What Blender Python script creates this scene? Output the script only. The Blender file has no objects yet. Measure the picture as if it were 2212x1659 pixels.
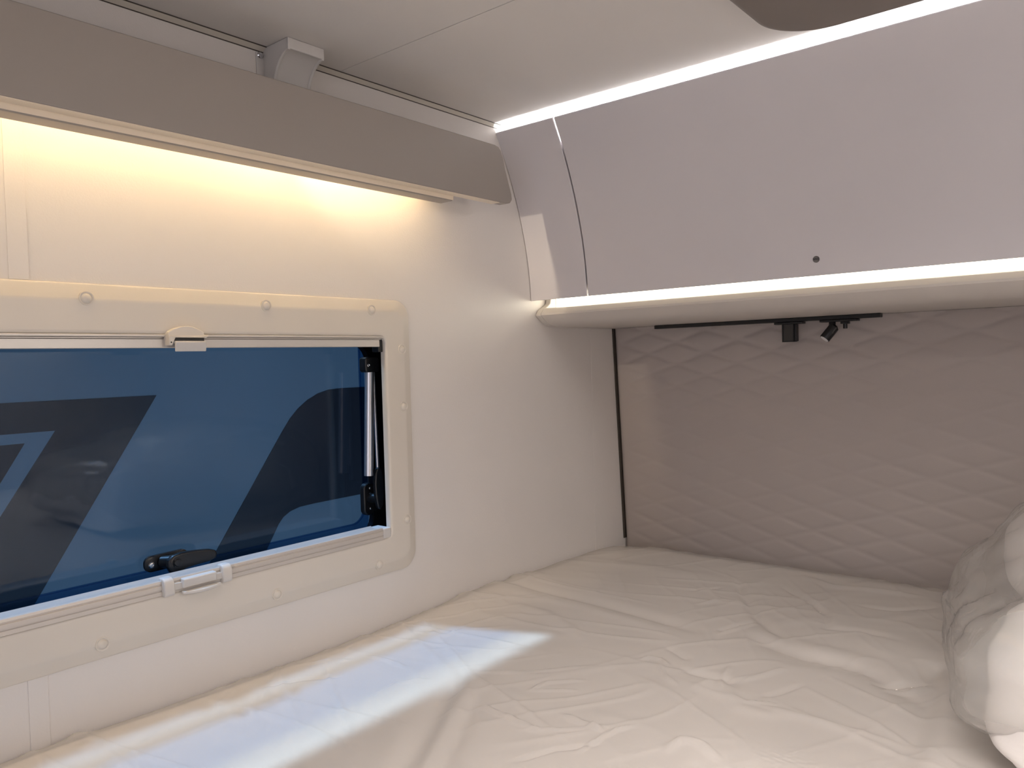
import bpy, bmesh, math, random
import numpy as np
from mathutils import Vector, Matrix
random.seed(4)
Z0 = 1.5                                   # eye height above the vehicle floor; z below is given from eye level
S = bpy.context.scene
COL = S.collection

# ------------------------------------------------------------------ camera, world, exposure
cam_d = bpy.data.cameras.new('camera')
cam = bpy.data.objects.new('camera', cam_d); COL.objects.link(cam)
RX = Vector((0.7708, 0.6364, -0.0277)); RY = Vector((0.0021, 0.0410, 0.9992)); RZ = Vector((0.6370, -0.7702, 0.0303))
M = Matrix((RX, RY, RZ)).transposed().to_4x4()
M.translation = Vector((1.0, 0.0, Z0))
cam.matrix_world = M
cam_d.sensor_fit = 'HORIZONTAL'; cam_d.sensor_width = 36.0
cam_d.lens = 36.0 * 1681.0 / 2212.0
cam_d.clip_start = 0.01
S.camera = cam
S.view_settings.view_transform = 'Standard'; S.view_settings.look = 'None'
S.view_settings.gamma = 1.0; S.view_settings.use_curve_mapping = False
S.view_settings.exposure = 0.18
S.cycles.max_bounces = 12; S.cycles.diffuse_bounces = 6; S.cycles.transparent_max_bounces = 24
S.cycles.sample_clamp_indirect = 6.0
S.cycles.caustics_reflective = False; S.cycles.caustics_refractive = False

W = bpy.data.worlds.new('hall_daylight'); S.world = W; W.use_nodes = True
W.node_tree.nodes['Background'].inputs[0].default_value = (0.80, 0.88, 1.0, 1)
W.node_tree.nodes['Background'].inputs[1].default_value = 0.085

def lamp(name, kind, loc, direction, energy, color, **kw):
    d = bpy.data.lights.new(name, kind); d.energy = energy; d.color = color
    for k, v in kw.items(): setattr(d, k, v)
    o = bpy.data.objects.new(name, d); COL.objects.link(o)
    o.location = (loc[0], loc[1], loc[2] + Z0)
    o.rotation_euler = Vector(direction).to_track_quat('-Z', 'Y').to_euler()
    return o
# cool hall light falling through the side window on to the bed
lamp('hall_floodlight', 'SUN', (-3, 0, 4), (1.0, 0.43, -1.72), 2.7, (0.64, 0.84, 1.0), angle=math.radians(2.5))
lamp('patch_fill_sun', 'SUN', (-3, 1, 5), (1.0, 0.50, -3.6), 2.1, (0.64, 0.84, 1.0), angle=math.radians(5.0))  # added second sun, fills the bed patch out towards the wall
# the vehicle's own ceiling light over the aisle, behind the camera
lamp('aisle_ceiling_lamp', 'AREA', (1.20, 0.14, 0.452), (0.04, 0.55, -1), 8.0, (1.0, 0.92, 0.86), shape='RECTANGLE', size=1.2, size_y=0.25, spread=math.radians(100))
lamp('berth_ceiling_lamp', 'AREA', (2.00, 1.00, 0.445), (-0.55, 0.0, -1), 14, (1.0, 0.93, 0.87), shape='RECTANGLE', size=0.3, size_y=0.7, spread=math.radians(140))
# added lamp in the pelmet channel, boosts the warm strip's throw on the corner panel
lamp('warm_strip_boost', 'AREA', (0.0512, 0.60, 0.312), (0.0, 1.0, -0.17), 0.085, (1.0, 0.84, 0.62), shape='RECTANGLE', size=0.003, size_y=0.008, spread=math.radians(50))
# added frontal fill from behind the camera, no visible source
lamp('front_fill_light', 'AREA', (1.35, -1.5, -0.15), (0.0, 1, -.05), 7.5, (0.92, 0.90, 1.0), shape='RECTANGLE', size=1.2, size_y=1.2)

# ------------------------------------------------------------------ materials
def mat(name, color, rough=0.5, metal=0.0, bump=None, spec=0.5, emit=None, coat=0.0):
    m = bpy.data.materials.new(name); m.use_nodes = True
    nt = m.node_tree; b = nt.nodes['Principled BSDF']
    b.inputs['Base Color'].default_value = (*color, 1)
    b.inputs['Roughness'].default_value = rough; b.inputs['Metallic'].default_value = metal
    b.inputs['Specular IOR Level'].default_value = spec
    b.inputs['Coat Weight'].default_value = coat
    if emit:
        b.inputs['Emission Color'].default_value = (*emit[0], 1); b.inputs['Emission Strength'].default_value = emit[1]
    tc = nt.nodes.new('ShaderNodeTexCoord')
    # faint mottling so that every surface is procedural rather than one flat number
    n0 = nt.nodes.new('ShaderNodeTexNoise'); n0.inputs['Scale'].default_value = 9
    mx = nt.nodes.new('ShaderNodeMix'); mx.data_type = 'RGBA'
    mx.inputs[6].default_value = (*color, 1); mx.inputs[7].default_value = (*[c * 0.955 for c in color], 1)
    nt.links.new(tc.outputs['Object'], n0.inputs['Vector']); nt.links.new(n0.outputs['Fac'], mx.inputs[0])
    nt.links.new(mx.outputs[2], b.inputs['Base Color'])
    if bump:
        sc, st, dist = bump
        n = nt.nodes.new('ShaderNodeTexNoise'); n.inputs['Scale'].default_value = sc; n.inputs['Detail'].default_value = 3
        bp = nt.nodes.new('ShaderNodeBump'); bp.inputs['Strength'].default_value = st; bp.inputs['Distance'].default_value = dist
        nt.links.new(tc.outputs['Object'], n.inputs['Vector']); nt.links.new(n.outputs['Fac'], bp.inputs['Height'])
        nt.links.new(bp.outputs['Normal'], b.inputs['Normal'])
    return m

M_WALL  = mat('wall_laminate', (0.80, 0.765, 0.735), 0.42, bump=(420, 0.35, 0.0006))
M_WALL2 = mat('plain_laminate', (0.62, 0.58, 0.55), 0.6)
M_CEIL  = mat('ceiling_laminate', (0.76, 0.735, 0.71), 0.45, bump=(300, 0.25, 0.0005))
M_FLOOR = mat('wood_floor', (0.36, 0.30, 0.25), 0.5)
M_TRIM  = mat('cream_trim', (0.66, 0.62, 0.55), 0.45)
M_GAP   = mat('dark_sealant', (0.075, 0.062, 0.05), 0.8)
M_CAB   = mat('satin_white_lacquer', (0.70, 0.675, 0.70), 0.45)
M_CABIN = mat('cabinet_carcass', (0.55, 0.52, 0.50), 0.6)
M_SHELF = mat('shelf_lacquer', (0.64, 0.60, 0.56), 0.38)
M_BOARD = mat('taupe_laminate', (0.35, 0.315, 0.285), 0.42, bump=(200, 0.08, 0.0003))
M_CREAM = mat('cream_bounce_light', (0.86, 0.76, 0.62), 0.35)  # paler colour stands in for wall bounce under the pelmet
M_ALU   = mat('painted_aluminium', (0.64, 0.60, 0.56), 0.35, 0.25)
M_FRAME = mat('cream_plastic', (0.74, 0.69, 0.62), 0.36, bump=(500, 0.10, 0.0003))
M_GREYP = mat('grey_plastic', (0.66, 0.64, 0.62), 0.38)
M_BLACK = mat('black_plastic', (0.008, 0.008, 0.009), 0.35)
M_RUBB  = mat('black_rubber', (0.004, 0.004, 0.005), 0.6, spec=0.2)
M_STEEL = mat('bright_steel', (0.75, 0.75, 0.76), 0.22, 1.0)
M_TUBE  = mat('brushed_aluminium', (0.72, 0.72, 0.76), 0.33, 0.9)
M_UNIT  = mat('taupe_ceiling_unit', (0.21, 0.18, 0.16), 0.5)
M_UNITE = mat('pale_unit_edge', (0.62, 0.59, 0.56), 0.5)
M_QUILT = mat('taupe_quilted_fabric', (0.46, 0.415, 0.395), 0.85, bump=(700, 0.25, 0.0006), spec=0.2)
M_LENS  = mat('frosted_lens', (0.8, 0.8, 0.8), 0.4)
M_LOCK  = mat('grey_lock', (0.20, 0.19, 0.19), 0.35, 0.4)
M_INK   = mat('black_ink', (0.02, 0.018, 0.02), 0.5)
M_VAN   = mat('neighbour_panel', (0.44, 0.46, 0.48), 0.25)
M_VAND  = mat('neighbour_graphic', (0.055, 0.04, 0.045), 0.3)
M_GROUND = mat('hall_ground', (0.20, 0.20, 0.21), 0.7, bump=(20, 0.2, 0.002))
M_PILLOW = mat('white_bedding', (0.82, 0.79, 0.77), 0.8, bump=(60, 0.3, 0.002))
M_BASE = mat('bed_base_board', (0.5, 0.45, 0.4), 0.6)
M_LED_COOL = mat('cool_led', (0.9, 0.9, 0.9), 0.5, emit=((0.97, 0.99, 1.0), 105))
M_LED_LOW  = mat('led_diffuser', (0.9, 0.9, 0.85), 0.5, emit=((1.0, 0.93, 0.75), 4.6))
M_LED_WARM = mat('warm_led', (0.9, 0.85, 0.7), 0.5, emit=((1.0, 0.73, 0.40), 32))

def knit_mat():
    m = mat('knitted_ticking', (0.87, 0.835, 0.81), 0.85, spec=0.2)
    nt = m.node_tree; b = nt.nodes['Principled BSDF']
    tc = nt.nodes.new('ShaderNodeTexCoord')
    mp = nt.nodes.new('ShaderNodeMapping'); mp.inputs['Rotation'].default_value = (0, 0, math.radians(8))
    br = nt.nodes.new('ShaderNodeTexBrick')
    br.inputs['Scale'].default_value = 30; br.inputs['Mortar Size'].default_value = 0.07; br.inputs['Mortar Smooth'].default_value = 1.0
    br.inputs['Brick Width'].default_value = 0.5; br.inputs['Row Height'].default_value = 0.22
    br.inputs['Color1'].default_value = (1, 1, 1, 1); br.inputs['Color2'].default_value = (.85, .85, .85, 1); br.inputs['Mortar'].default_value = (0, 0, 0, 1)
    bp = nt.nodes.new('ShaderNodeBump'); bp.inputs['Strength'].default_value = 0.45; bp.inputs['Distance'].default_value = 0.0022
    nt.links.new(tc.outputs['Object'], mp.inputs[0]); nt.links.new(mp.outputs[0], br.inputs['Vector'])
    nt.links.new(br.outputs['Color'], bp.inputs['Height']); nt.links.new(bp.outputs[0], b.inputs['Normal'])
    return m
M_KNIT = knit_mat()

def facing_reflect(nt, base=0.028, k=0.22):
    """two-sided reflectance of a thin sheet: base + k * (1-cos)^4"""
    lw = nt.nodes.new('ShaderNodeLayerWeight'); lw.inputs[0].default_value = 0.5
    pw = nt.nodes.new('ShaderNodeMath'); pw.operation = 'POWER'; pw.inputs[1].default_value = 4.0
    ml = nt.nodes.new('ShaderNodeMath'); ml.operation = 'MULTIPLY_ADD'; ml.inputs[1].default_value = k; ml.inputs[2].default_value = base
    nt.links.new(lw.outputs['Facing'], pw.inputs[0]); nt.links.new(pw.outputs[0], ml.inputs[0])
    return ml
def film_mat(name, white=0.35, gloss_rough=0.16, tint=(0.97, 0.96, 0.94), col=(0.86, 0.83, 0.80), fres=1.45, crinkle=None, base=0.06, k=0.22):
    m = bpy.data.materials.new(name); m.use_nodes = True; nt = m.node_tree
    for n in list(nt.nodes): nt.nodes.remove(n)
    out = nt.nodes.new('ShaderNodeOutputMaterial')
    tr = nt.nodes.new('ShaderNodeBsdfTransparent'); tr.inputs[0].default_value = (*tint, 1)
    df = nt.nodes.new('ShaderNodeBsdfDiffuse'); df.inputs[0].default_value = (*col, 1)
    tl = nt.nodes.new('ShaderNodeBsdfTranslucent'); tl.inputs[0].default_value = (*col, 1)
    gl = nt.nodes.new('ShaderNodeBsdfGlossy'); gl.inputs['Roughness'].default_value = gloss_rough
    fr = facing_reflect(nt, base, k)
    a = nt.nodes.new('ShaderNodeMixShader'); a.inputs[0].default_value = 0.20
    nt.links.new(df.outputs[0], a.inputs[1]); nt.links.new(tl.outputs[0], a.inputs[2])
    c = nt.nodes.new('ShaderNodeMixShader'); c.inputs[0].default_value = white
    nt.links.new(tr.outputs[0], c.inputs[1]); nt.links.new(a.outputs[0], c.inputs[2])
    d = nt.nodes.new('ShaderNodeMixShader')
    nt.links.new(fr.outputs[0], d.inputs[0]); nt.links.new(c.outputs[0], d.inputs[1]); nt.links.new(gl.outputs[0], d.inputs[2])
    nt.links.new(d.outputs[0], out.inputs[0])
    if crinkle:
        tc = nt.nodes.new('ShaderNodeTexCoord')
        n = nt.nodes.new('ShaderNodeTexNoise'); n.inputs['Scale'].default_value = crinkle[0]; n.inputs['Detail'].default_value = 4; n.inputs['Distortion'].default_value = 1.2
        bp = nt.nodes.new('ShaderNodeBump'); bp.inputs['Strength'].default_value = crinkle[1]; bp.inputs['Distance'].default_value = 0.004
        nt.links.new(tc.outputs['Object'], n.inputs['Vector']); nt.links.new(n.outputs['Fac'], bp.inputs['Height'])
        for s in (df, gl): nt.links.new(bp.outputs[0], s.inputs['Normal'])
    return m
M_FILM = film_mat('thin_plastic_sheet', 0.36, 0.16, tint=(.985, .98, .97), col=(.95, .925, .90))
M_BAG  = film_mat('clear_plastic_bag', 0.30, 0.12, base=0.08, k=0.75, tint=(.985, .985, .98), col=(.92, .90, .88), crinkle=(22, 0.35))

def glass_mat(name, tint, fres=1.35):
    m = bpy.data.materials.new(name); m.use_nodes = True; nt = m.node_tree
    for n in list(nt.nodes): nt.nodes.remove(n)
    out = nt.nodes.new('ShaderNodeOutputMaterial')
    tr = nt.nodes.new('ShaderNodeBsdfTransparent'); tr.inputs[0].default_value = (*tint, 1)
    gl = nt.nodes.new('ShaderNodeBsdfGlossy'); gl.inputs['Roughness'].default_value = 0.03
    fr = facing_reflect(nt)
    d = nt.nodes.new('ShaderNodeMixShader')
    nt.links.new(fr.outputs[0], d.inputs[0]); nt.links.new(tr.outputs[0], d.inputs[1]); nt.links.new(gl.outputs[0], d.inputs[2])
    nt.links.new(d.outputs[0], out.inputs[0])
    return m
M_GLASS = glass_mat('blue_tinted_acrylic', (0.55, 0.71, 0.88))
M_GLASSD = glass_mat('dark_blue_acrylic_edge', (0.42, 0.60, 0.78))
M_GLASSC = glass_mat('clear_streak_acrylic', (0.94, 0.97, 0.99))  # for the added streak strip above the tinted pane

# ------------------------------------------------------------------ mesh helpers
class MB:
    """collects shapes given in room coordinates (z from eye level) and links them as one mesh"""
    def __init__(s): s.v = []; s.f = []
    def add(s, vs, fs):
        n = len(s.v); s.v += [tuple(v) for v in vs]; s.f += [tuple(i + n for i in f) for f in fs]; return s
    def box(s, x0, x1, y0, y1, z0, z1):
        vs = [(x, y, z) for x in (x0, x1) for y in (y0, y1) for z in (z0, z1)]
        return s.add(vs, [(0,1,3,2),(4,6,7,5),(0,4,5,1),(2,3,7,6),(0,2,6,4),(1,5,7,3)])
    def prism(s, pts, axis, a0, a1):
        """2-D outline swept along an axis: axis x -> pts (y,z); y -> (x,z); z -> (x,y)"""
        def p(q, a): return {'x': (a, q[0], q[1]), 'y': (q[0], a, q[1]), 'z': (q[0], q[1], a)}[axis]
        n = len(pts)
        vs = [p(q, a0) for q in pts] + [p(q, a1) for q in pts]
        fs = [tuple(range(n)), tuple(range(2*n-1, n-1, -1))] + [(i, (i+1) % n, n+(i+1) % n, n+i) for i in range(n)]
        return s.add(vs, fs)
    def loft(s, rings, close=True, cap=(False, False)):
        n = len(rings[0]); vs = [v for r in rings for v in r]; fs = []
        for k in range(len(rings)-1):
            for i in range(n if close else n-1):
                j = (i+1) % n
                fs.append((k*n+i, k*n+j, (k+1)*n+j, (k+1)*n+i))
        if cap[0]: fs.append(tuple(range(n)))
        if cap[1]: fs.append(tuple(range((len(rings)-1)*n, len(rings)*n)))
        return s.add(vs, fs)
    def tube(s, p0, p1, r0, r1=None, n=20):
        r1 = r0 if r1 is None else r1
        p0, p1 = Vector(p0), Vector(p1); d = (p1-p0).normalized()
        u = d.orthogonal().normalized(); w = d.cross(u)
        R = [[tuple(p + (u*math.cos(t)+w*math.sin(t))*r) for t in [2*math.pi*i/n for i in range(n)]] for p, r in ((p0, r0), (p1, r1))]
        return s.loft(R, True, (True, True))
    def lathe(s, c, d, prof, n=24):
        """profile (distance along d, radius)"""
        c, d = Vector(c), Vector(d).normalized(); u = d.orthogonal().normalized(); w = d.cross(u)
        R = [[tuple(c + d*a + (u*math.cos(t)+w*math.sin(t))*max(r, 1e-5)) for t in [2*math.pi*i/n for i in range(n)]] for a, r in prof]
        return s.loft(R, True, (True, True))
    def build(s, name, m, parent=None, origin=None, bevel=0, smooth=False, seg=2, angle=35):
        V = np.array(s.v, dtype=float)
        if origin is None:
            lo, hi = V.min(0), V.max(0); origin = ((lo[0]+hi[0])/2, (lo[1]+hi[1])/2, lo[2])
        o_ = np.array(origin, dtype=float)
        me = bpy.data.meshes.new(name); me.from_pydata([tuple(v) for v in (V - o_)], [], s.f); me.update()
        b = bmesh.new(); b.from_mesh(me); bmesh.ops.recalc_face_normals(b, faces=b.faces); b.to_mesh(me); b.free()
        me.materials.append(m)
        o = bpy.data.objects.new(name, me); COL.objects.link(o)
        w = Vector((o_[0], o_[1], o_[2] + Z0))
        o['_w'] = tuple(w)
        if parent is not None:
            o.parent = parent; o.location = w - Vector(parent['_w'])
        else: o.location = w
        if bevel:
            md = o.modifiers.new('bevel', 'BEVEL'); md.width = bevel; md.segments = seg; md.limit_method = 'ANGLE'; md.angle_limit = math.radians(30)
            smooth = True
        if smooth:
            me.polygons.foreach_set('use_smooth', [True]*len(me.polygons))
            try: me.set_sharp_from_angle(angle=math.radians(angle))
            except Exception: pass
        return o
def empty(name, loc, label=None, cat=None, group=None, kind=None):
    o = bpy.data.objects.new(name, None); COL.objects.link(o)
    o.empty_display_size = 0.05
    o.location = (loc[0], loc[1], loc[2]+Z0); o['_w'] = tuple(o.location)
    return tag(o, label, cat, group, kind)
def tag(o, label=None, cat=None, group=None, kind=None):
    if label: o['label'] = label
    if cat: o['category'] = cat
    if group: o['group'] = group
    if kind: o['kind'] = kind
    return o
def struct(name, mb, m, **k): return tag(mb.build(name, m, **k), kind='structure')
def rrect(y0, y1, z0, z1, r, x, n=8):
    pts = []
    for cy, cz, a in ((y1-r, z1-r, 0), (y0+r, z1-r, 90), (y0+r, z0+r, 180), (y1-r, z0+r, 270)):
        for i in range(n+1):
            t = math.radians(a + 90*i/n); pts.append((x, cy+r*math.cos(t), cz+r*math.sin(t)))
    return pts
def slab(a0, a1, b0, b1, r, n=6):
    """2-D rounded rectangle outline"""
    return [(p[1], p[2]) for p in rrect(a0, a1, b0, b1, r, 0, n)]

ZC = 0.4635     # ceiling
XR = 2.2        # right wall
# ------------------------------------------------------------------ room shell
struct('floor', MB().box(-0.04, XR+.04, -1.68, 1.74, -1.56, -1.5), M_FLOOR)
ce = MB().box(-0.04, XR+.04, -1.68, 0.7934, ZC, ZC+.03).box(-0.04, XR+.04, 0.7946, 1.74, ZC, ZC+.03).box(-0.04, XR+.04, -1.68, 1.74, ZC+.004, ZC+.05)
struct('ceiling', ce, M_CEIL)
HY0, HY1, HZ0, HZ1 = -0.145, 0.905, -0.330, 0.100          # window hole
wl = (MB().box(-.035, 0, -1.64, HY0, -1.5, ZC).box(-.035, 0, HY1, 1.70, -1.5, ZC)
      .box(-.035, 0, HY0, HY1, -1.5, HZ0).box(-.035, 0, HY0, HY1, HZ1, ZC))
struct('wall_left', wl, M_WALL)
struct('wall_right', MB().box(XR, XR+.04, -1.64, 1.70, -1.5, ZC), M_WALL)
struct('wall_back', MB().box(-.035, XR+.04, 1.70, 1.74, -1.5, ZC), M_WALL)
struct('wall_front', MB().box(-.035, XR+.04, -1.68, -1.64, -1.5, ZC), M_WALL2)
# trims
t1 = struct('trim_1', MB().prism([(0.0004, ZC-.0004), (0.0004, ZC-.0052), (0.0014, ZC-.0058), (0.0088, ZC-.0016), (0.0088, ZC-.0004)], 'y', -1.63, 1.185), M_TRIM)
MB().box(0.0, 0.0011, -1.63, 1.185, ZC-.0068, ZC-.0050).build('sealant_line', M_GAP, t1)
MB().box(0.0087, 0.0100, -1.63, 1.185, ZC-.0012, ZC).build('sealant_line', M_GAP, t1)
struct('trim_2', MB().box(0, 0.0012, 0.3205, 0.3415, .1080, ZC-.008).box(0, 0.0012, 0.3205, 0.3415, -1.45, -.3525), M_WALL, bevel=0.0004)
struct('trim_3', MB().box(0, 0.0004, 1.497, 1.5885, -1.45, 0.068), M_WALL, bevel=0.0003)

# ------------------------------------------------------------------ side window
win = empty('window_1', (0, 0.38, -0.35), kind='structure', label='cream framed side window with blue tinted glass', cat=None)
OY0, OY1, OZ0, OZ1 = -0.16, 0.928, -0.352, 0.1075
prof = [(0.0, 0.0003, .030), (0.0, 0.0030, .030), (0.0006, 0.0044, .030), (0.0018, 0.0052, .029), (0.0030, 0.0056, .028), (0.0185, 0.0122, .024), (0.0200, 0.0126, .024), (0.0220, 0.0128, .023), (0.0240, 0.0128, .023),
        (0.0560, 0.0130, .0140), (0.0580, 0.0130, .0138), (0.0600, 0.0124, .0130), (0.0612, 0.0110, .0125), (0.0617, 0.0090, .0120), (0.0618, 0.0005, .012), (0.058, -0.002, .013)]
rings = [rrect(OY0+i, OY1-i, OZ0+i, OZ1-i, r, x, 10) for i, x, r in prof]
MB().loft(rings).build('window_frame', M_FRAME, win, smooth=True, angle=50)
# screw caps sunk in little wells
def cap_mb(y, z):
    c = (0.0126, y, z)
    return MB().lathe(c, (1, 0, 0), [(-.004, .0085), (0.0011, .0085), (0.0013, .0080), (0.0006, .0068), (0.0002, .0064), (0.0004, .0060), (0.0019, .0052), (0.0029, .0034), (0.0033, .0)], 28)
cap0 = cap_mb(0.398, 0.0885).build('screw_cap', M_FRAME, win, origin=(0.0126, 0.398, 0.0885), smooth=True, angle=60)
for y, z in ((.643, .0885), (.839, .0885), (.903, .024), (.903, -.073), (.903, -.267), (.838, -.331), (.644, -.331), (.399, -.331), (.153, .0885), (.153, -.331)):
    c = cap0.copy(); COL.objects.link(c); c.parent = win
    c.location = Vector((0.0126, y, z+Z0)) - Vector(win['_w'])
# blind rails
r1 = (MB().box(-.012, .0135, -.098, .862, .0430, .0462).box(-.012, .0075, -.098, .862, .0405, .0430))
r1.build('blind_rail', M_ALU, win, bevel=0.0006)
MB().prism([(-.014, .0380), (-.014, .0402), (.0095, .0402), (.0100, .0290), (.0085, .0283), (.0070, .0290), (.0065, .0380)], 'y', -.098, .856).build('blind_rail', M_ALU, win, bevel=0.0004)
MB().box(-.010, .006, .8562, .866, .020, .046).build('rail_end_cap', M_BLACK, win, bevel=.001)
br = [(-.022, -.2735), (-.0185, -.2720), (-.015, -.2735), (-.010, -.2745), (.002, -.2745), (.006, -.2720), (.0095, -.2712), (.0122, -.2722), (.0128, -.2755),
      (.0120, -.2762), (.0120, -.2772), (.0132, -.2780), (.0132, -.2832), (.0120, -.2838), (.0120, -.2848), (.0132, -.2856), (.0132, -.2906), (-.022, -.2906)]
MB().prism(br, 'y', -.098, .848).build('blind_rail', M_ALU, win, smooth=True, angle=25)
MB().box(-.020, .0128, .8485, .8655, -.2903, -.2735).build('rail_end_cap', M_GREYP, win, bevel=.0015)
# outer frame (black rubber) with pane
arc = [(.851+.035*math.sin(t), .002+.035*math.cos(t)) for t in [math.pi/2*i/8 for i in range(9)]]
arc2 = [(.848+.038*math.cos(t), -.262-.038*math.sin(t)) for t in [math.pi/2*i/8 for i in range(9)]]
sf = [(.86, .135)] + arc + arc2 + [(.848, -.345), (.99, -.345), (.99, .135)]
fr_ = MB().prism(sf, 'x', -.066, -.0535)
fr_.box(-.066, -.0535, -.20, .86, -.345, -.303).box(-.066, -.0535, -.20, -.12, -.303, .135).box(-.066, -.0535, -.20, .99, .135, .16)
# reveal of the cut-out
fr_.box(-.0535, -.0355, .935, .955, -.345, .14).box(-.0535, -.0355, -.20, .955, -.36, -.338).box(-.0535, -.0355, -.20, .955, .135, .155)
fr_.build('rubber_seal', M_RUBB, win)
MB().box(-.0346, -.002, .9015, .9045, -.328, .098).build('black_jamb', M_RUBB, win)
MB().box(-.0715, -.0685, -.14, .92, -.33, .037).build('pane', M_GLASS, win)
MB().box(-.0715, -.0685, -.14, .92, .0372, .15).build('clear_streak_strip', M_GLASSC, win)  # added clear strip, shapes the bright streak on the bed
# raised flange of the double pane (darker border with a fine light line)
def ring_mb(o, i, x0, x1):
    A = rrect(*o, x0, 8); B = rrect(*i, x0, 8); C_ = rrect(*i, x1, 8); D = rrect(*o, x1, 8)
    return MB().loft([A, B, C_, D, A])
ring_mb((-.118, .884, -.301, .060, .034), (-.095, .8730, -.2740, .056, .026), -.0675, -.0660).build('pane_flange', M_GLASSD, win)
ring_mb((-.0965, .8750, -.2760, .0585, .028), (-.0956, .8741, -.2751, .0572, .027), -.0655, -.0640).build('pane_flange', M_GLASS, win)
# stay arm on the right
st = MB().tube((-.036, .871, -.0125), (-.036, .8620, -.1900), .0078, n=28).build('stay_tube', M_TUBE, win, smooth=True)
MB().tube((-.036, .8795, -.0125), (-.033, .8800, -.205), .0028, n=14).build('stay_rod', M_TUBE, win, smooth=True)
MB().prism(slab(.8560, .886, -.0135, .0125, .005), 'x', -.0445, -.027).build('stay_cap', M_BLACK, win, bevel=.002)
MB().lathe((-.0265, .8615, -.0015), (1, 0, 0), [(-.002, .0028), (.0005, .0028), (.0012, .002), (.0004, .0012), (.0004, 0)], 16).build('screw', M_STEEL, win, smooth=True)
# window latches: a base plate on the pane, a neck and a long paddle handle
def latch(name, base_c, ang, mirror=1):
    """paddle latch; local frame u (along handle), v (across), w (towards the room)"""
    c = Vector(base_c)
    u = Vector((0, math.cos(ang), math.sin(ang))); v = Vector((0, -math.sin(ang), math.cos(ang)))*mirror; w = Vector((1, 0, 0))
    def P(a, b, h): return tuple(c + u*a + v*b + w*h)
    def sweep(outline, h0, h1, shrink=0.86):
        n = len(outline); ca = sum(p[0] for p in outline)/n; cb = sum(p[1] for p in outline)/n
        R = []
        for h, k in ((h0, 1), (h0+(h1-h0)*.75, 1), (h1, shrink)):
            R.append([P(ca+(a-ca)*k, cb+(b-cb)*k, h) for a, b in outline])
        return MB().loft(R, True, (True, True))
    L = MB(); 
    base = sweep(slab(-.020, .042, -.011, .011, .0095), 0, .006)
    base.build('latch_base', M_BLACK, win, smooth=True)
    pin = MB().tube(P(.004, 0, .005), P(.016, 0, .026), .0085, .0105, 20)
    pin.build('latch_neck', M_BLACK, win, smooth=True)
    hp = [(.000, -.004), (.001, .005), (.008, .011), (.020, .0125), (.040, .0110), (.062, .0080), (.071, .0045), (.0735, -.001), (.071, -.0065), (.060, -.0090), (.040, -.0095), (.024, -.0110), (.017, -.0170), (.0165, -.026), (.006, -.026), (.006, -.016)]
    h = sweep(hp, .0215, .0300, .93)
    hd = h.build('latch_handle', M_BLACK, win, bevel=.0012)
    MB().lathe(P(.014, .000, .0298), (1, 0, 0), [(-.003, .0052), (.0008, .0052), (.0014, .0045), (.0014, 0)], 20).build('pivot', M_BLACK, win, smooth=True)
    MB().lathe(P(-.011, -.001, .0055), (1, 0, 0), [(-.002, .0046), (.0008, .0046), (.0022, .0036), (.0024, .0022), (.0012, .0018), (.0012, 0)], 20).build('screw', M_STEEL, win, smooth=True)
    MB().add([], []) 
latch('latch', (-.064, .5070, -.2650), math.radians(1))
MB().box(-.066, -.016, .486, .530, -.302, -.2915).build('latch_keeper', M_BLACK, win, bevel=.002)
# right-hand latch stands upright beside the stay
def upright_latch():
    MB().prism(slab(.8640, .888, -.262, -.2060, .010), 'x', -.064, -.052).build('latch_base', M_BLACK, win, bevel=.002)
    hp = [(.8780, -.1790), (.8745, -.186), (.8720, -.205), (.8730, -.225), (.8770, -.2470), (.8830, -.2510), (.8890, -.243), (.8925, -.220), (.8920, -.198), (.8880, -.182), (.8830, -.1765)]
    MB().prism([(a_-.004, b_) for a_, b_ in hp], 'x', -.034, -.026).build('latch_handle', M_BLACK, win, bevel=.002)
    MB().tube((-.055, .878, -.232), (-.030, .879, -.232), .009, .008).build('latch_neck', M_BLACK, win, smooth=True)
    for z in (-.2150, -.2250, -.2500):
        MB().lathe((-.0515, .877, z), (1, 0, 0), [(-.002, .0024), (.0006, .0024), (.0012, .0016), (.0012, 0)], 14).build('screw', M_STEEL, win, smooth=True)
upright_latch()
# upper blind catch
def top_catch():
    e = MB()
    n = 14
    arcp = [(.4935+.0475*i/n, .0465+.0105*math.sin(math.pi*(.06+.88*i/n))**.8) for i in range(n+1)]
    e.prism([(.4925, .0415), (.4925, .0465)] + arcp + [(.5415, .0455), (.5480, .0450), (.5480, .0430), (.5440, .0415)], 'x', .010, .0215)
    o = e.build('blind_catch', M_FRAME, win, bevel=.0012)
    def sub(mb, nm, m, **k):
        s = mb.build(nm, m, None, **k); w = Vector(s['_w']); s.parent = o; s.location = w - Vector(o['_w']); return s
    sub(MB().prism([(.4925, .0440), (.4925, .0315), (.4965, .0315), (.5010, .0415), (.5440, .0415), (.5460, .0440)], 'x', .008, .0235), 'catch_cheek', M_FRAME, bevel=.001)
    sub(MB().box(.006, .0165, .5000, .5440, .0355, .0418), 'catch_slot', M_BLACK)
    sub(MB().prism([(.010, .0375), (.0255, .0372), (.0265, .0355), (.0245, .0235), (.0225, .0235), (.0225, .034), (.010, .0345)], 'y', .4995, .5420), 'catch_tongue', M_GREYP, bevel=.0012)
    sub(MB().lathe((.0232, .4950, .0355), (1, 0, 0), [(0, .0010), (.0006, .0010), (.0006, 0)], 10), 'catch_pin', M_INK)
top_catch()
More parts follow.
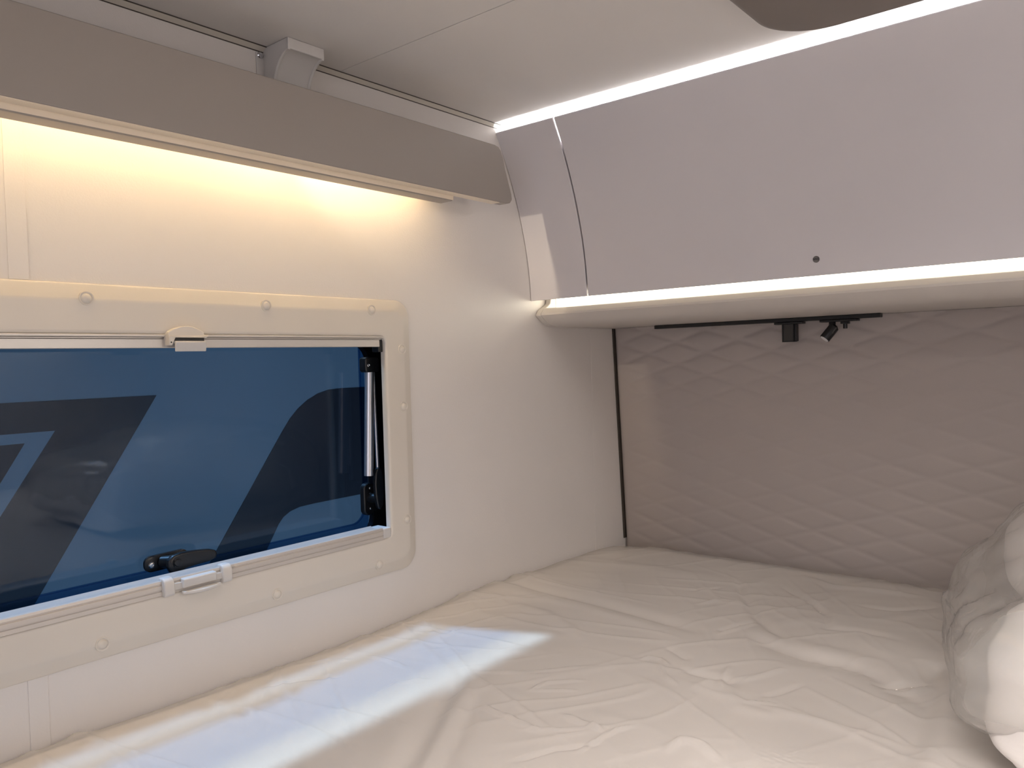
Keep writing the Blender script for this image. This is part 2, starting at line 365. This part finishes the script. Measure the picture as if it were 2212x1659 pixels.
# lower blind catch: two end stops, link bar and grip
def bottom_catch():
    for y0 in (.4745, .5560):
        MB().prism(slab(-.2925, -.2690, .004, .0215, .0045) if False else [(.004, -.2925), (.019, -.2925), (.0215, -.290), (.0215, -.2770), (.0195, -.2715), (.0150, -.2685), (.004, -.2685)], 'y', y0, y0+.0135).build('catch_stop', M_GREYP, win, bevel=.0016)
    MB().box(.012, .0165, .486, .560, -.2870, -.2780).build('catch_bar', M_GREYP, win, bevel=.0008)
    MB().prism([(.012, -.2735), (.0215, -.2740), (.0225, -.2760), (.0205, -.2860), (.012, -.2860)], 'y', .4995, .5460).build('catch_grip', M_GREYP, win, bevel=.001)
    n = 12; pts = [(.016, .4985), (.016, .5510)] + [(.0235+.0085*math.sin(math.pi*i/n), .5510-.0525*i/n) for i in range(n+1)]
    MB().prism(pts, 'z', -.2935, -.2895).build('catch_lip', M_GREYP, win, bevel=.0010)
bottom_catch()

# ------------------------------------------------------------------ curved overhead cabinet
CP = [(1.178, .447), (1.193, .419), (1.208, .391), (1.234, .329), (1.257, .258), (1.271, .19), (1.277, .122)]
def prof_y(z):
    zs = [p[1] for p in CP][::-1]; ys = [p[0] for p in CP][::-1]
    c = np.polyfit(zs, ys, 3); return float(np.polyval(c, z))
NP = 28
outer = [(prof_y(.122+(.447-.122)*i/NP), .122+(.447-.122)*i/NP) for i in range(NP+1)]
def offset(o, d):
    r = []
    for i, p in enumerate(o):
        a = o[max(i-1, 0)]; b = o[min(i+1, len(o)-1)]
        t = Vector((b[0]-a[0], b[1]-a[1])).normalized(); nrm = Vector((t[1], -t[0]))
        if nrm[0] < 0: nrm = -nrm
        r.append((p[0]+nrm[0]*d, p[1]+nrm[1]*d))
    return r
inner = offset(outer, .006)
skin = outer + inner[::-1]
cab = empty('overhead_cabinet', (1.1, 1.40, .122), 'long white overhead cabinet with curved door above the quilted headboard', 'cabinet')
MB().prism(skin, 'x', .0012, .1400).build('corner_panel', M_CAB, cab, bevel=.0010, angle=50)
def door(x0, x1):
    d = MB().prism(skin, 'x', x0, x1).build('door', M_CAB, cab, bevel=.0012, angle=50); return d
d1 = door(.1432, 1.180); door(1.1835, 2.150)
carc = [(1.212, .400), (1.222, .385)] + [(prof_y(z)+.0135, z) for z in (.35, .31, .27, .23, .19, .15, .135)] + [(1.700, .135), (1.700, .400)]
MB().prism(carc, 'x', .0012, 2.190).build('carcass', M_CABIN, cab)
# dark inner side seen through the slit between corner panel and door
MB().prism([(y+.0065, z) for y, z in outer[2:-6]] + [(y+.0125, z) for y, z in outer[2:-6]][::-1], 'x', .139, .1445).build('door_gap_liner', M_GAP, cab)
MB().box(.0012, 2.190, 1.246, 1.2475, .400, .4632).build('top_recess_back', M_CEIL, cab)
MB().box(.012, 2.180, 1.2230, 1.2330, .4120, .4140).build('upper_light_strip', M_LED_COOL, cab)
MB().box(.0012, 2.190, 1.2140, 1.246, .4005, .4118).build('light_channel', M_CAB, cab)
# push lock
lk = (.583, prof_y(.148)-.0002, .148)
nrm = Vector((0, -1, -.09)).normalized()
lkb = MB().lathe(lk, nrm, [(-.003, .0054), (.0004, .0054), (.0010, .0050), (.0007, .0046), (.0007, 0)], 26)
lo = lkb.build('lock_button', M_LOCK, None, smooth=True); w = Vector(lo['_w']); lo.parent = d1; lo.location = w - Vector(d1['_w'])
cu = bpy.data.curves.new('lock_mark', 'FONT'); cu.body = 'NVZ'; cu.size = .0050; cu.align_x = 'CENTER'; cu.align_y = 'CENTER'; cu.extrude = .00008; cu.offset = .00012
tx = bpy.data.objects.new('lock_mark', cu)
dg = bpy.context.evaluated_depsgraph_get(); COL.objects.link(tx); dg.update()
tm = bpy.data.meshes.new_from_object(tx.evaluated_get(dg)); bpy.data.objects.remove(tx)
to = bpy.data.objects.new('lock_mark', tm); COL.objects.link(to); tm.materials.clear(); tm.materials.append(M_INK)
to.parent = d1
to.rotation_euler = (math.radians(90+5), 0, 0)
to.location = Vector((lk[0], lk[1]-.0011, lk[2]+Z0)) - Vector(d1['_w'])

# ------------------------------------------------------------------ shelf with lit groove under the cabinet
shf = empty('light_shelf', (1.1, 1.45, .069), 'white rounded shelf with bright light strip under the overhead cabinet', 'shelf')
sp = [(1.699, .1335), (1.345, .1335), (1.345, .1015), (1.3130, .1040), (1.3080, .1075), (1.3020, .1055), (1.2935, .0960), (1.2925, .0920), (1.2960, .0890), (1.3120, .0778), (1.3260, .0722), (1.3450, .0695), (1.5890, .0695), (1.699, .0695)]
MB().prism(sp, 'x', .0150, 2.188).build('shelf_body', M_SHELF, shf, smooth=True, angle=17)
ec = [(1.345, .1330), (1.3290, .1330), (1.3260, .1180), (1.3170, .1120), (1.3080, .1075), (1.3020, .1055), (1.2930, .0960), (1.2915, .0915), (1.2960, .0880), (1.3120, .0768), (1.3260, .0712), (1.3450, .0688), (1.699, .0688), (1.699, .1330)]
MB().prism(ec, 'x', .0010, .0145).build('shelf_end_cap', M_SHELF, shf, bevel=.0016, angle=40)
MB().box(.020, 2.185, 1.3405, 1.3448, .1022, .1330).build('light_diffuser', M_LED_LOW, shf)

# ------------------------------------------------------------------ over-window board with warm light
bd = empty('pelmet_board', (.09, .3, .27), 'taupe pelmet board with warm light strip above the side window', 'pelmet')
BX0, BX1, BZ0, BZ1 = .086, .105, .281, .3805
def bend(z): return 1.0695 + (BZ1 - z)/(BZ1-BZ0)*.0285
ol = [(-.9, BZ0), (1.0, BZ0)]
ca = bend(BZ0)
ol += [(ca-.016, BZ0), (ca-.006, BZ0+.0025), (ca-.0005, BZ0+.009), (ca-.0015, BZ0+.018), (bend(.34), .34), (bend(.362), .362), (bend(.373)-.002, .373), (bend(.378)-.007, .3785), (bend(BZ1)-.016, BZ1), (-.9, BZ1)]
MB().prism(ol, 'x', BX0, BX1).build('board', M_BOARD, bd, bevel=.0016, angle=40)
MB().box(BX0+.0006, BX1-.0004, -.9, 1.062, BZ0-.0009, BZ0-.0001).build('edge_bounce', M_CREAM, bd)  # bounce light on the board's underside, put into the colour
MB().box(.0864, .0874, -.9, .962, .2732, BZ0-.0009).build('profile_bounce', M_CREAM, bd)  # lit outer side of the light profile, painted as a cream plate
MB().prism([(.0555, .3300), (.0555, .2725), (.0585, .2718), (.0845, .2718), (.0862, .2735), (.0862, .3300)], 'y', -.9, .962).build('light_profile', M_BOARD, bd, bevel=.0008)
MB().box(.0005, .0860, -.9, .966, .3305, .3420).build('light_profile_top', M_BOARD, bd)
MB().box(.0440, .0530, -.88, .955, .3275, .3300).build('warm_light_strip', M_LED_WARM, bd)
MB().box(.0010, .0860, .980, .990, .300, .372).build('board_bracket', M_WALL, bd, bevel=.001)
MB().box(.0010, .0860, .100, .110, .345, .372).build('board_bracket', M_WALL, bd, bevel=.001)

# ------------------------------------------------------------------ cable cover in the ceiling corner
cc = empty('cable_cover', (.03, .69, .40), 'grey curved plastic cable cover in the ceiling corner', 'cable cover')
body = [(.0005, ZC-.0006), (.0600, ZC-.0006), (.0610, ZC-.0150), (.0550, ZC-.0160), (.0470, ZC-.0195), (.0385, ZC-.0260), (.0315, ZC-.0345), (.0265, ZC-.0450), (.0240, ZC-.0560), (.0235, .372), (.0005, .372)]
MB().prism(body, 'y', .6640, .7200).build('cover_body', M_GREYP, cc, bevel=.0008, angle=45)
rim = [(.0005, ZC-.0004), (.0625, ZC-.0004), (.0625, ZC-.0175), (.0555, ZC-.0178), (.0485, ZC-.0210), (.0402, ZC-.0272), (.0335, ZC-.0355), (.0287, ZC-.0455), (.0262, ZC-.0565), (.0258, .372), (.0005, .372)]
for y0, y1 in ((.6610, .6655), (.7185, .7230)):
    MB().prism(rim, 'y', y0, y1).build('cover_rim', M_GREYP, cc, bevel=.0012, angle=45)
MB().box(.0580, .0628, .6610, .7230, ZC-.0160, ZC-.0003).build('cover_lip', M_GREYP, cc, bevel=.0012)
MB().box(.0004, .0020, .6490, .6612, .372, ZC-.0075).build('fixing_tab', M_GREYP, cc, bevel=.0004)
MB().lathe((.0020, .6553, .4515), (1, 0, 0), [(0, .0048), (.0008, .0048), (.0022, .0036), (.0024, .0020), (.0012, .0014), (.0012, 0)], 20).build('screw', M_STEEL, cc, smooth=True)

# ------------------------------------------------------------------ grey rounded unit under the ceiling
un = empty('ceiling_unit', (1.2, .6, ZC-.02), 'dark grey-brown unit with rounded corner hanging under the ceiling', 'ceiling unit')
def unit_ring(d, z):
    x0, x1, y0, y1, r = .585+d, 1.60-d, .30+d, 1.124-d, .085-d
    return [(p[1], p[2], z) for p in rrect(x0, x1, y0, y1, max(r, .02), 0, 14)]
MB().loft([unit_ring(0, ZC-.0005), unit_ring(0, ZC-.010), unit_ring(.002, ZC-.0135), unit_ring(.005, ZC-.015)], True, (True, True)).build('unit_edge', M_UNITE, un, smooth=True)
MB().loft([unit_ring(.0035, ZC-.0145), unit_ring(.004, ZC-.019), unit_ring(.010, ZC-.021)], True, (True, True)).build('unit_cover', M_UNIT, un, smooth=True)

# ------------------------------------------------------------------ quilted headboard (leaning back a little, real stitched relief)
def headboard():
    nx, nz = 460, 230
    x = np.linspace(.0024, 2.190, nx); z = np.linspace(-.62, .0690, nz)
    X, Zz = np.meshgrid(x, z)
    # diamond lattice: crossings at (x=.164+.146k, z=-.018+.05m)
    a = (X-.164)/.146; b = (Zz+.018)/.05
    p = a+b; q = a-b
    dp = np.abs(p-np.round(p)); dq = np.abs(q-np.round(q))
    puff = (np.minimum(dp, dq)*2)**.42
    puff = (1-np.exp(-(dp/.09)**2))*(1-np.exp(-(dq/.09)**2))*(.35+.65*np.sin(np.pi*dp)**.6*np.sin(np.pi*dq)**.6)
    base = 1.5895 - (Zz-.069)*(.0315/.52)
    edge = np.clip((X-.0024)/.010, 0, 1); er = .006*(1-np.sqrt(1-(1-edge)**2))
    amp = .0042*(.32+.68*np.clip((Zz+.15)/.17, 0, 1))
    Y = base - amp*puff*np.clip((X-.0024)/.035, 0, 1) + er + .004
    vs = np.stack([X.ravel(), Y.ravel(), Zz.ravel()], 1)
    i = np.arange(nz-1)[:, None]*nx + np.arange(nx-1)[None, :]
    fs = np.stack([i, i+1, i+nx+1, i+nx], -1).reshape(-1, 4)
    m = MB(); m.v = [tuple(v) for v in vs]; m.f = [tuple(int(k) for k in f) for f in fs]
    # side and back of the cushion
    n0 = len(m.v)
    left = [k*nx for k in range(nz)]
    for k in left: m.v.append((.0024, 1.69, vs[k][2]))
    for k in range(nz-1): m.f.append((left[k], left[k+1], n0+k+1, n0+k))
    o = m.build('headboard', M_QUILT, smooth=True, angle=80)
    tag(o, 'taupe diamond-quilted fabric headboard panel behind the bed', 'headboard')
headboard()
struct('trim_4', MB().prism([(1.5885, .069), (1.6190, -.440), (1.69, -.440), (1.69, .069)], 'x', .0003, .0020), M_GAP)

# ------------------------------------------------------------------ track with lamps under the shelf
tr = MB().box(.132, .606, 1.5560, 1.5740, .0615, .0694)
tag(tr.build('lamp_track', M_BLACK, bevel=.0012), 'thin black lamp track fixed under the shelf', 'lamp track')
bl = empty('box_lamp', (.436, 1.56, .024), 'black box-shaped lamp hanging from the track', 'lamp')
MB().box(.4060, .4620, 1.5540, 1.5760, .0570, .0612).build('adapter', M_BLACK, bl, bevel=.001)
MB().prism([(.4215, .0568), (.4215, .0215), (.4450, .0215), (.4450, .0568), (.4432, .0568), (.4432, .0235), (.4233, .0235), (.4233, .0568)], 'y', 1.5560, 1.5740).build('housing', M_BLACK, bl)
MB().box(.4234, .4431, 1.5580, 1.5735, .0236, .0567).build('front_screen', mat('smoked_screen', (.035, .032, .030), .3), bl)
MB().box(.4451, .4485, 1.5590, 1.5740, .0225, .0568).build('side_plate', M_BLACK, bl, bevel=.0006)
spt = empty('spotlight', (.515, 1.565, .03), 'small black cylindrical spotlight tilted down from the track', 'spotlight')
MB().box(.4960, .5650, 1.5540, 1.5760, .0572, .0614).build('adapter', M_BLACK, spt, bevel=.001)
MB().tube((.5170, 1.565, .0600), (.5175, 1.563, .0505), .0062).build('joint', M_BLACK, spt, smooth=True)
A = Vector((.5235, 1.5615, .0500)); B = Vector((.5070, 1.5480, .0245)); dd = (B-A).normalized(); LL = (B-A).length
MB().lathe(A, dd, [(0, .0050), (.004, .0098), (LL-.001, .0098), (LL, .0094), (LL, .0088), (LL-.0008, .0086), (LL-.0008, .0)], 28).build('lamp_head', M_BLACK, spt, smooth=True)
MB().lathe(A+dd*(LL-.0010), dd, [(0, .0084), (.0014, .0082), (.0018, .006), (.002, 0)], 28).build('lens', M_LENS, spt, smooth=True)
tp = MB().box(.5340, .5480, 1.558, 1.572, .0525, .0571).tube((.541, 1.565, .0535), (.541, 1.565, .0435), .0040)
tag(tp.build('track_plug', M_BLACK, bevel=.0006), 'tiny black plug on the track beside the spotlight', 'plug')

# ------------------------------------------------------------------ bed
BZ = -.436
rng = np.random.RandomState(7)
def vnoise(X, Y, sx, sy, ang, seed):
    """smooth value noise on a rotated, stretched lattice"""
    r = np.random.RandomState(seed); G = r.rand(128, 128)
    c, s = math.cos(ang), math.sin(ang)
    U = (X*c+Y*s)/sx + 17.3; V = (-X*s+Y*c)/sy + 9.7
    iu = np.floor(U).astype(int); iv = np.floor(V).astype(int); fu = U-iu; fv = V-iv
    fu = fu*fu*(3-2*fu); fv = fv*fv*(3-2*fv)
    g = lambda a, b: G[a % 128, b % 128]
    return (g(iu, iv)*(1-fu)+g(iu+1, iv)*fu)*(1-fv) + (g(iu, iv+1)*(1-fu)+g(iu+1, iv+1)*fu)*fv
def polydist(X, Y, pts):
    D = np.full(X.shape, 9.0); T = np.zeros(X.shape); L = 0; lens = [math.dist(pts[i], pts[i+1]) for i in range(len(pts)-1)]; tot = sum(lens)
    for i in range(len(pts)-1):
        ax, ay = pts[i]; bx, by = pts[i+1]; dx, dy = bx-ax, by-ay; l2 = dx*dx+dy*dy
        t = np.clip(((X-ax)*dx+(Y-ay)*dy)/l2, 0, 1)
        d = np.hypot(X-ax-t*dx, Y-ay-t*dy); m = d < D
        D = np.where(m, d, D); T = np.where(m, (L+t*lens[i])/tot, T); L += lens[i]
    return D, T
BROAD = [
    ([(-0.022, 1.152), (0.08, 1.149), (0.183, 1.155), (0.29, 1.145), (0.388, 1.13), (0.474, 1.104)], 0.016, -0.005),
    ([(0.012, 1.114), (0.109, 1.112), (0.21, 1.117), (0.313, 1.107), (0.407, 1.093)], 0.014, 0.0025),
    ([(0.372, 1.441), (0.403, 1.368), (0.436, 1.318), (0.491, 1.233), (0.537, 1.181), (0.597, 1.13)], 0.009, -0.004),
    ([(0.503, 1.149), (0.574, 1.118), (0.612, 1.107), (0.665, 1.109), (0.708, 1.1), (0.755, 1.06), (0.789, 1.034)], 0.016, -0.005),
    ([(0.503, 1.176), (0.572, 1.149), (0.615, 1.143), (0.66, 1.144), (0.704, 1.143)], 0.018, 0.004),
    ([(0.545, 1.379), (0.601, 1.244), (0.645, 1.257), (0.681, 1.257), (0.716, 1.246)], 0.009, -0.0025),
    ([(0.488, 0.965), (0.532, 0.967), (0.576, 0.966)], 0.009, -0.004),
    ([(0.509, 0.944), (0.571, 0.939), (0.604, 0.901), (0.639, 0.903), (0.665, 0.925)], 0.01, 0.004),
    ([(0.248, 0.793), (0.289, 0.704), (0.341, 0.618), (0.381, 0.546), (0.398, 0.513)], 0.014, -0.005),
    ([(0.278, 0.769), (0.334, 0.671), (0.381, 0.593), (0.421, 0.53)], 0.01, 0.006),
    ([(0.309, 0.754), (0.35, 0.683), (0.393, 0.603), (0.433, 0.539)], 0.012, -0.004),
    ([(0.785, 1.265), (0.801, 1.109), (0.815, 0.965), (0.821, 0.873), (0.829, 0.814)], 0.018, 0.007),
    ([(0.766, 1.24), (0.78, 1.094), (0.789, 0.974), (0.803, 0.859)], 0.018, -0.004),
    ([(0.74, 1.065), (0.762, 1.116), (0.773, 1.203)], 0.012, -0.004),
    ([(0.641, 0.694), (0.603, 0.783), (0.547, 0.858), (0.485, 0.937)], 0.02, 0.003),
    ([(0.111, 1.05), (0.196, 1.047), (0.269, 1.012), (0.323, 0.974)], 0.012, 0.003),
    ([(0.435, 1.029), (0.488, 1.0)], 0.006, -0.003),
]
FINE = [
    ([(0.469, 1.131), (0.483, 1.17), (0.498, 1.21)], 0.004, -0.0035),
    ([(0.476, 1.116), (0.493, 1.164), (0.509, 1.201)], 0.003, 0.002),
    ([(0.264, 0.791), (0.308, 0.814), (0.344, 0.851), (0.385, 0.901)], 0.0022, 0.0022),
    ([(0.364, 0.783), (0.368, 0.819), (0.406, 0.858)], 0.0022, 0.0022),
    ([(0.363, 0.786), (0.417, 0.825)], 0.002, 0.0016),
    ([(0.34, 0.714), (0.395, 0.709), (0.449, 0.704)], 0.003, 0.003),
    ([(0.439, 0.756), (0.474, 0.751), (0.507, 0.747)], 0.003, 0.003),
    ([(0.42, 0.693), (0.467, 0.724), (0.502, 0.762)], 0.0025, 0.002),
    ([(0.429, 0.958), (0.437, 0.977), (0.456, 0.977), (0.475, 0.962)], 0.003, 0.0026),
    ([(0.459, 0.958), (0.492, 0.923), (0.519, 0.905)], 0.004, 0.002),
    ([(0.506, 0.686), (0.515, 0.759), (0.529, 0.784)], 0.0025, 0.0024),
    ([(0.462, 0.628), (0.484, 0.682), (0.52, 0.722)], 0.003, -0.0022),
    ([(0.713, 1.063), (0.745, 1.093), (0.772, 1.12)], 0.004, -0.003),
    ([(0.727, 1.052), (0.756, 1.069), (0.778, 1.103)], 0.004, 0.003),
    ([(0.584, 0.743), (0.59, 0.774), (0.615, 0.779), (0.644, 0.763)], 0.006, 0.003),
    ([(0.606, 0.914), (0.64, 0.932)], 0.0022, 0.0022),
    ([(0.379, 1.234), (0.409, 1.28), (0.457, 1.287)], 0.004, 0.002),
    ([(0.335, 1.304), (0.374, 1.359)], 0.004, -0.002),
    ([(0.035, 0.656), (0.062, 0.686), (0.088, 0.715)], 0.003, 0.002),
    ([(0.064, 0.577), (0.087, 0.628), (0.126, 0.67)], 0.003, -0.002),
    ([(0.091, 0.739), (0.136, 0.745), (0.181, 0.74)], 0.003, 0.002),
    ([(0.462, 1.426), (0.547, 1.349), (0.595, 1.294)], 0.006, -0.0025),
    ([(0.542, 1.018), (0.552, 0.966), (0.568, 0.924)], 0.004, 0.002),
    ([(0.61, 1.046), (0.589, 1.002), (0.575, 0.973)], 0.003, 0.002),
    ([(0.646, 1.015), (0.627, 0.966), (0.614, 0.939)], 0.004, -0.002),
    ([(0.604, 1.388), (0.661, 1.397), (0.72, 1.452)], 0.006, -0.0025),
    ([(0.476, 1.511), (0.54, 1.471), (0.616, 1.488), (0.69, 1.495)], 0.008, 0.003),
    ([(0.08, 0.854), (0.129, 0.867), (0.136, 0.914)], 0.003, 0.002),
    ([(0.21, 0.647), (0.207, 0.699), (0.234, 0.734)], 0.003, 0.002),
]

def crease_height(X, Y, items):
    H = np.zeros(X.shape)
    for pts, wd, a in items:
        if a > .0035 and wd > .009: a *= .6
        D, T = polydist(X, Y, pts)
        H += a*np.exp(-(D/wd)**2)*np.clip(np.sin(np.pi*np.clip(T, .02, .98))*1.8, 0, 1)
    return H
def soft_height(X, Y):
    H = .004*(vnoise(X, Y, .35, .28, .3, 1)-.5) + 1.25*crease_height(X, Y, BROAD)
    # rounded borders of the mattress against the left wall and the headboard
    for d, w_, k in ((X-.003, .035, .014), (1.592-Y, .05, .018), (Y-.05, .05, .03)):
        t = np.clip(d/w_, 0, 1); H -= k*(1-np.sqrt(np.clip(1-(1-t)**2, 0, 1)))
    c = np.clip(1-np.hypot(X-.0, Y-1.60)/.13, 0, 1); H -= .02*c**2
    H += .010*np.exp(-((Y-1.10)/.17)**2)*np.exp(-(X/.10)**2) + .008*np.exp(-((Y-.30)/.2)**2)*np.exp(-(X/.10)**2) - .002*np.exp(-((Y-.74)/.14)**2)*np.exp(-(X/.10)**2)
    return H
def grid_mb(x0, x1, y0, y1, step, hf, base):
    nx = int((x1-x0)/step); ny = int((y1-y0)/step)
    X, Y = np.meshgrid(np.linspace(x0, x1, nx), np.linspace(y0, y1, ny))
    H = hf(X, Y) + base
    i = np.arange(ny-1)[:, None]*nx + np.arange(nx-1)[None, :]
    fs = np.stack([i, i+1, i+nx+1, i+nx], -1).reshape(-1, 4)
    m = MB(); m.v = list(map(tuple, np.stack([X.ravel(), Y.ravel(), H.ravel()], 1))); m.f = list(map(tuple, fs.tolist()))
    m.nx, m.ny = nx, ny
    return m
def skirt(m, zb):
    nx, ny = m.nx, m.ny
    ring = [i for i in range(nx)] + [j*nx+nx-1 for j in range(1, ny)] + [(ny-1)*nx+i for i in range(nx-2, -1, -1)] + [j*nx for j in range(ny-2, 0, -1)]
    n0 = len(m.v)
    for k in ring: m.v.append((m.v[k][0], m.v[k][1], zb))
    n = len(ring)
    for k in range(n): m.f.append((ring[k], ring[(k+1) % n], n0+(k+1) % n, n0+k))
    return m
mt = skirt(grid_mb(.004, 2.190, .052, 1.592, .009, soft_height, BZ-.0030), -.585)
tag(mt.build('mattress', M_KNIT, smooth=True, angle=80), 'white knitted mattress under clear plastic along the window wall', 'mattress')
def film_height(X, Y):
    H = soft_height(X, Y) + 1.6*crease_height(X, Y, FINE)
    # taut crinkles: thin ridges where a stretched noise crosses its mean
    for k, (sx, sy, an, sd, amp) in enumerate(((.34, .060, .25, 11, .0028), (.26, .050, -.45, 12, .0025), (.20, .045, 1.0, 13, .0021), (.42, .080, .05, 14, .0030), (.16, .040, 2.2, 15, .0015))):
        n = vnoise(X+.02*vnoise(X, Y, .1, .1, 0, 40+k), Y, sx, sy, an, sd)
        msk = np.clip((vnoise(X, Y, .25, .25, .4, 60+k)-.42)*4, 0, 1)
        H += amp*np.exp(-(np.abs(n-.5)/.055)**1.3)*msk
    H += .0007*(vnoise(X, Y, .045, .022, .4, 21)-.5)
    return H
fm = skirt(grid_mb(.0028, 2.1915, .048, 1.5935, .0033, film_height, BZ+.0012), -.56)
tag(fm.build('plastic_sheet', M_FILM, smooth=True, angle=180), 'creased thin plastic sheet wrapped over the white mattress', 'plastic sheet')
tag(MB().box(.004, 2.190, .06, 1.585, -1.5, -.5875).build('bed_base', M_BASE, bevel=.004), 'plain bed base under the wrapped mattress', 'bed base')

# ------------------------------------------------------------------ bedding in plastic bags at the right
def puff_mb(c, h, e=2.6, rot=0.0, seed=3, nu=72, nv=40, rough=.010, lean=0.0, k1=.75, kz=.8):
    """soft pillow: superellipsoid with seams, dents and creases"""
    r = np.random.RandomState(seed); ph = r.rand(8)*6.28; fr = r.uniform(2, 7, (8, 2)).round()
    m = MB(); R = []
    for j in range(nv+1):
        v = -math.pi/2 + math.pi*j/nv; ring = []
        for i in range(nu):
            u = 2*math.pi*i/nu
            f = lambda t, k: math.copysign(abs(t)**k, t)
            k2 = 2/e
            x = f(math.cos(v), k1)*f(math.cos(u), k2); y = f(math.cos(v), k1)*f(math.sin(u), k2); z = f(math.sin(v), kz)
            d = sum(math.sin(fr[q][0]*u+fr[q][1]*v*1.3+ph[q])/fr[q].sum() for q in range(8))*rough*2.2
            s = 1 + d/ max(h)
            x, y, z = x*h[0]*s, y*h[1]*s, z*h[2]*s
            x += lean*z
            cr, sr = math.cos(rot), math.sin(rot)
            ring.append((c[0]+x*cr-y*sr, c[1]+x*sr+y*cr, c[2]+z))
        R.append(ring)
    return m.loft(R, True, (True, True))
tag(puff_mb((1.165, .995, -.350), (.310, .155, .0740), e=5.5, seed=3, k1=.42, kz=.62).build('pillow', M_PILLOW, smooth=True, angle=180), 'flat white folded pillow in the front of the plastic bag', 'pillow', 'bedding in the plastic bag')
tag(puff_mb((1.200, 1.325, -.304), (.372, .165, .1190), e=2.3, seed=5, kz=.75).build('pillow', M_PILLOW, smooth=True, angle=180), 'taller white pillow at the back of the plastic bag by the headboard', 'pillow', 'bedding in the plastic bag')
def bag():
    r = np.random.RandomState(12); n = 30
    secs = [(.772, 1.19, 1.29, -.425, -.350), (.782, 1.14, 1.31, -.430, -.305), (.800, 1.06, 1.345, -.432, -.285), (.815, .985, 1.38, -.432, -.272), (.826, .93, 1.42, -.433, -.262), (.842, .885, 1.46, -.433, -.245),
            (.868, .855, 1.49, -.433, -.222), (.91, .838, 1.505, -.433, -.195), (.98, .830, 1.512, -.433, -.170), (1.10, .826, 1.515, -.433, -.158), (1.25, .826, 1.515, -.433, -.158), (1.42, .83, 1.512, -.433, -.165), (1.53, .87, 1.48, -.433, -.20), (1.565, .95, 1.40, -.433, -.27)]
    R = []
    for k, (x, y0, y1, z0, z1) in enumerate(secs):
        ring = []
        for i in range(n):
            t = 2*math.pi*(i+.4*(k % 2))/n
            cy, cz = (y0+y1)/2, (z0+z1)/2; c, s_ = math.cos(t), math.sin(t)
            f = lambda v, q: math.copysign(abs(v)**q, v)
            y = cy + (y1-y0)/2*f(c, .7); z = cz + (z1-z0)/2*f(s_, .62)
            # the front half is lower than the back half
            if z > cz and y < cy: z = cz + (z-cz)*(.50 + .50*min(1, max(0, (y-(y0+.22*(y1-y0)))/(.30*(y1-y0)))))
            j = .010 if k > 5 else .007
            ring.append((x+(r.rand()-.5)*j*1.6, y+(r.rand()-.5)*j*2, .010+max(z0, z+(r.rand()-.5)*j*1.6)))
        R.append(ring)
    m = MB().loft(R, True, (True, True)); return m
bo = bag().build('plastic_bag', M_BAG)
sd = bo.modifiers.new('soften', 'SUBSURF'); sd.levels = 2; sd.render_levels = 2
cr = bpy.data.textures.new('crumple', 'CLOUDS'); cr.noise_scale = .10; cr.noise_depth = 3; cr.noise_type = 'HARD_NOISE'
fold = bpy.data.textures.new('soft_folds', 'CLOUDS'); fold.noise_scale = .12; fold.noise_depth = 2; fold.noise_type = 'HARD_NOISE'
for pw in [q for q in bpy.data.objects if q.name.startswith('pillow')]:
    pd = pw.modifiers.new('soft_folds', 'DISPLACE'); pd.texture = fold; pd.strength = .016; pd.mid_level = .5
dm = bo.modifiers.new('crumple', 'DISPLACE'); dm.texture = cr; dm.strength = .018; dm.mid_level = .35
bo.data.polygons.foreach_set('use_smooth', [True]*len(bo.data.polygons))
tag(bo, 'crinkled clear plastic bag around the two white pillows', 'plastic bag')

# ------------------------------------------------------------------ vehicle parked next door, seen through the window
nv = empty('neighbouring_vehicle', (-.9, .6, -1.9), 'pale side of a parked vehicle with dark slanted lettering outside the window', 'vehicle')
MB().box(-1.9, -.80, -1.5, 3.6, -1.7, .62).build('side_panel', M_VAN, nv, bevel=.03)
X0, X1 = -.8005, -.7985
MB().prism([(-.9, -.058), (.871, -.058), (.583, -.50), (.33, -.88), (-.9, -.88)], 'x', X0, X1).build('lettering', M_VAND, nv)
MB().prism([(-.9, -.122), (.650, -.122), (.542, -.286), (.20, -.80), (.14, -.80), (.545, -.219), (.592, -.143), (-.9, -.149)], 'x', -.7984, -.7975).build('lettering_outline', M_VAN, nv)
cv = [(1.62, -.066), (1.40, -.066), (1.362, -.068), (1.325, -.077), (1.290, -.093), (1.258, -.115), (1.232, -.140), (1.207, -.172)]
cv2 = [(1.138, -.492), (1.185, -.418), (1.200, -.402), (1.222, -.390), (1.252, -.383), (1.300, -.381), (1.62, -.379)]
MB().prism(cv + [(.976, -.493), (.76, -.80), (.94, -.80)] + cv2, 'x', X0, X1).build('lettering', M_VAND, nv)
struct('floor_outside', MB().box(-9, 9, -9, 9, -2.0, -1.92), M_GROUND)

for o in bpy.data.objects:
    if '_w' in o: del o['_w']
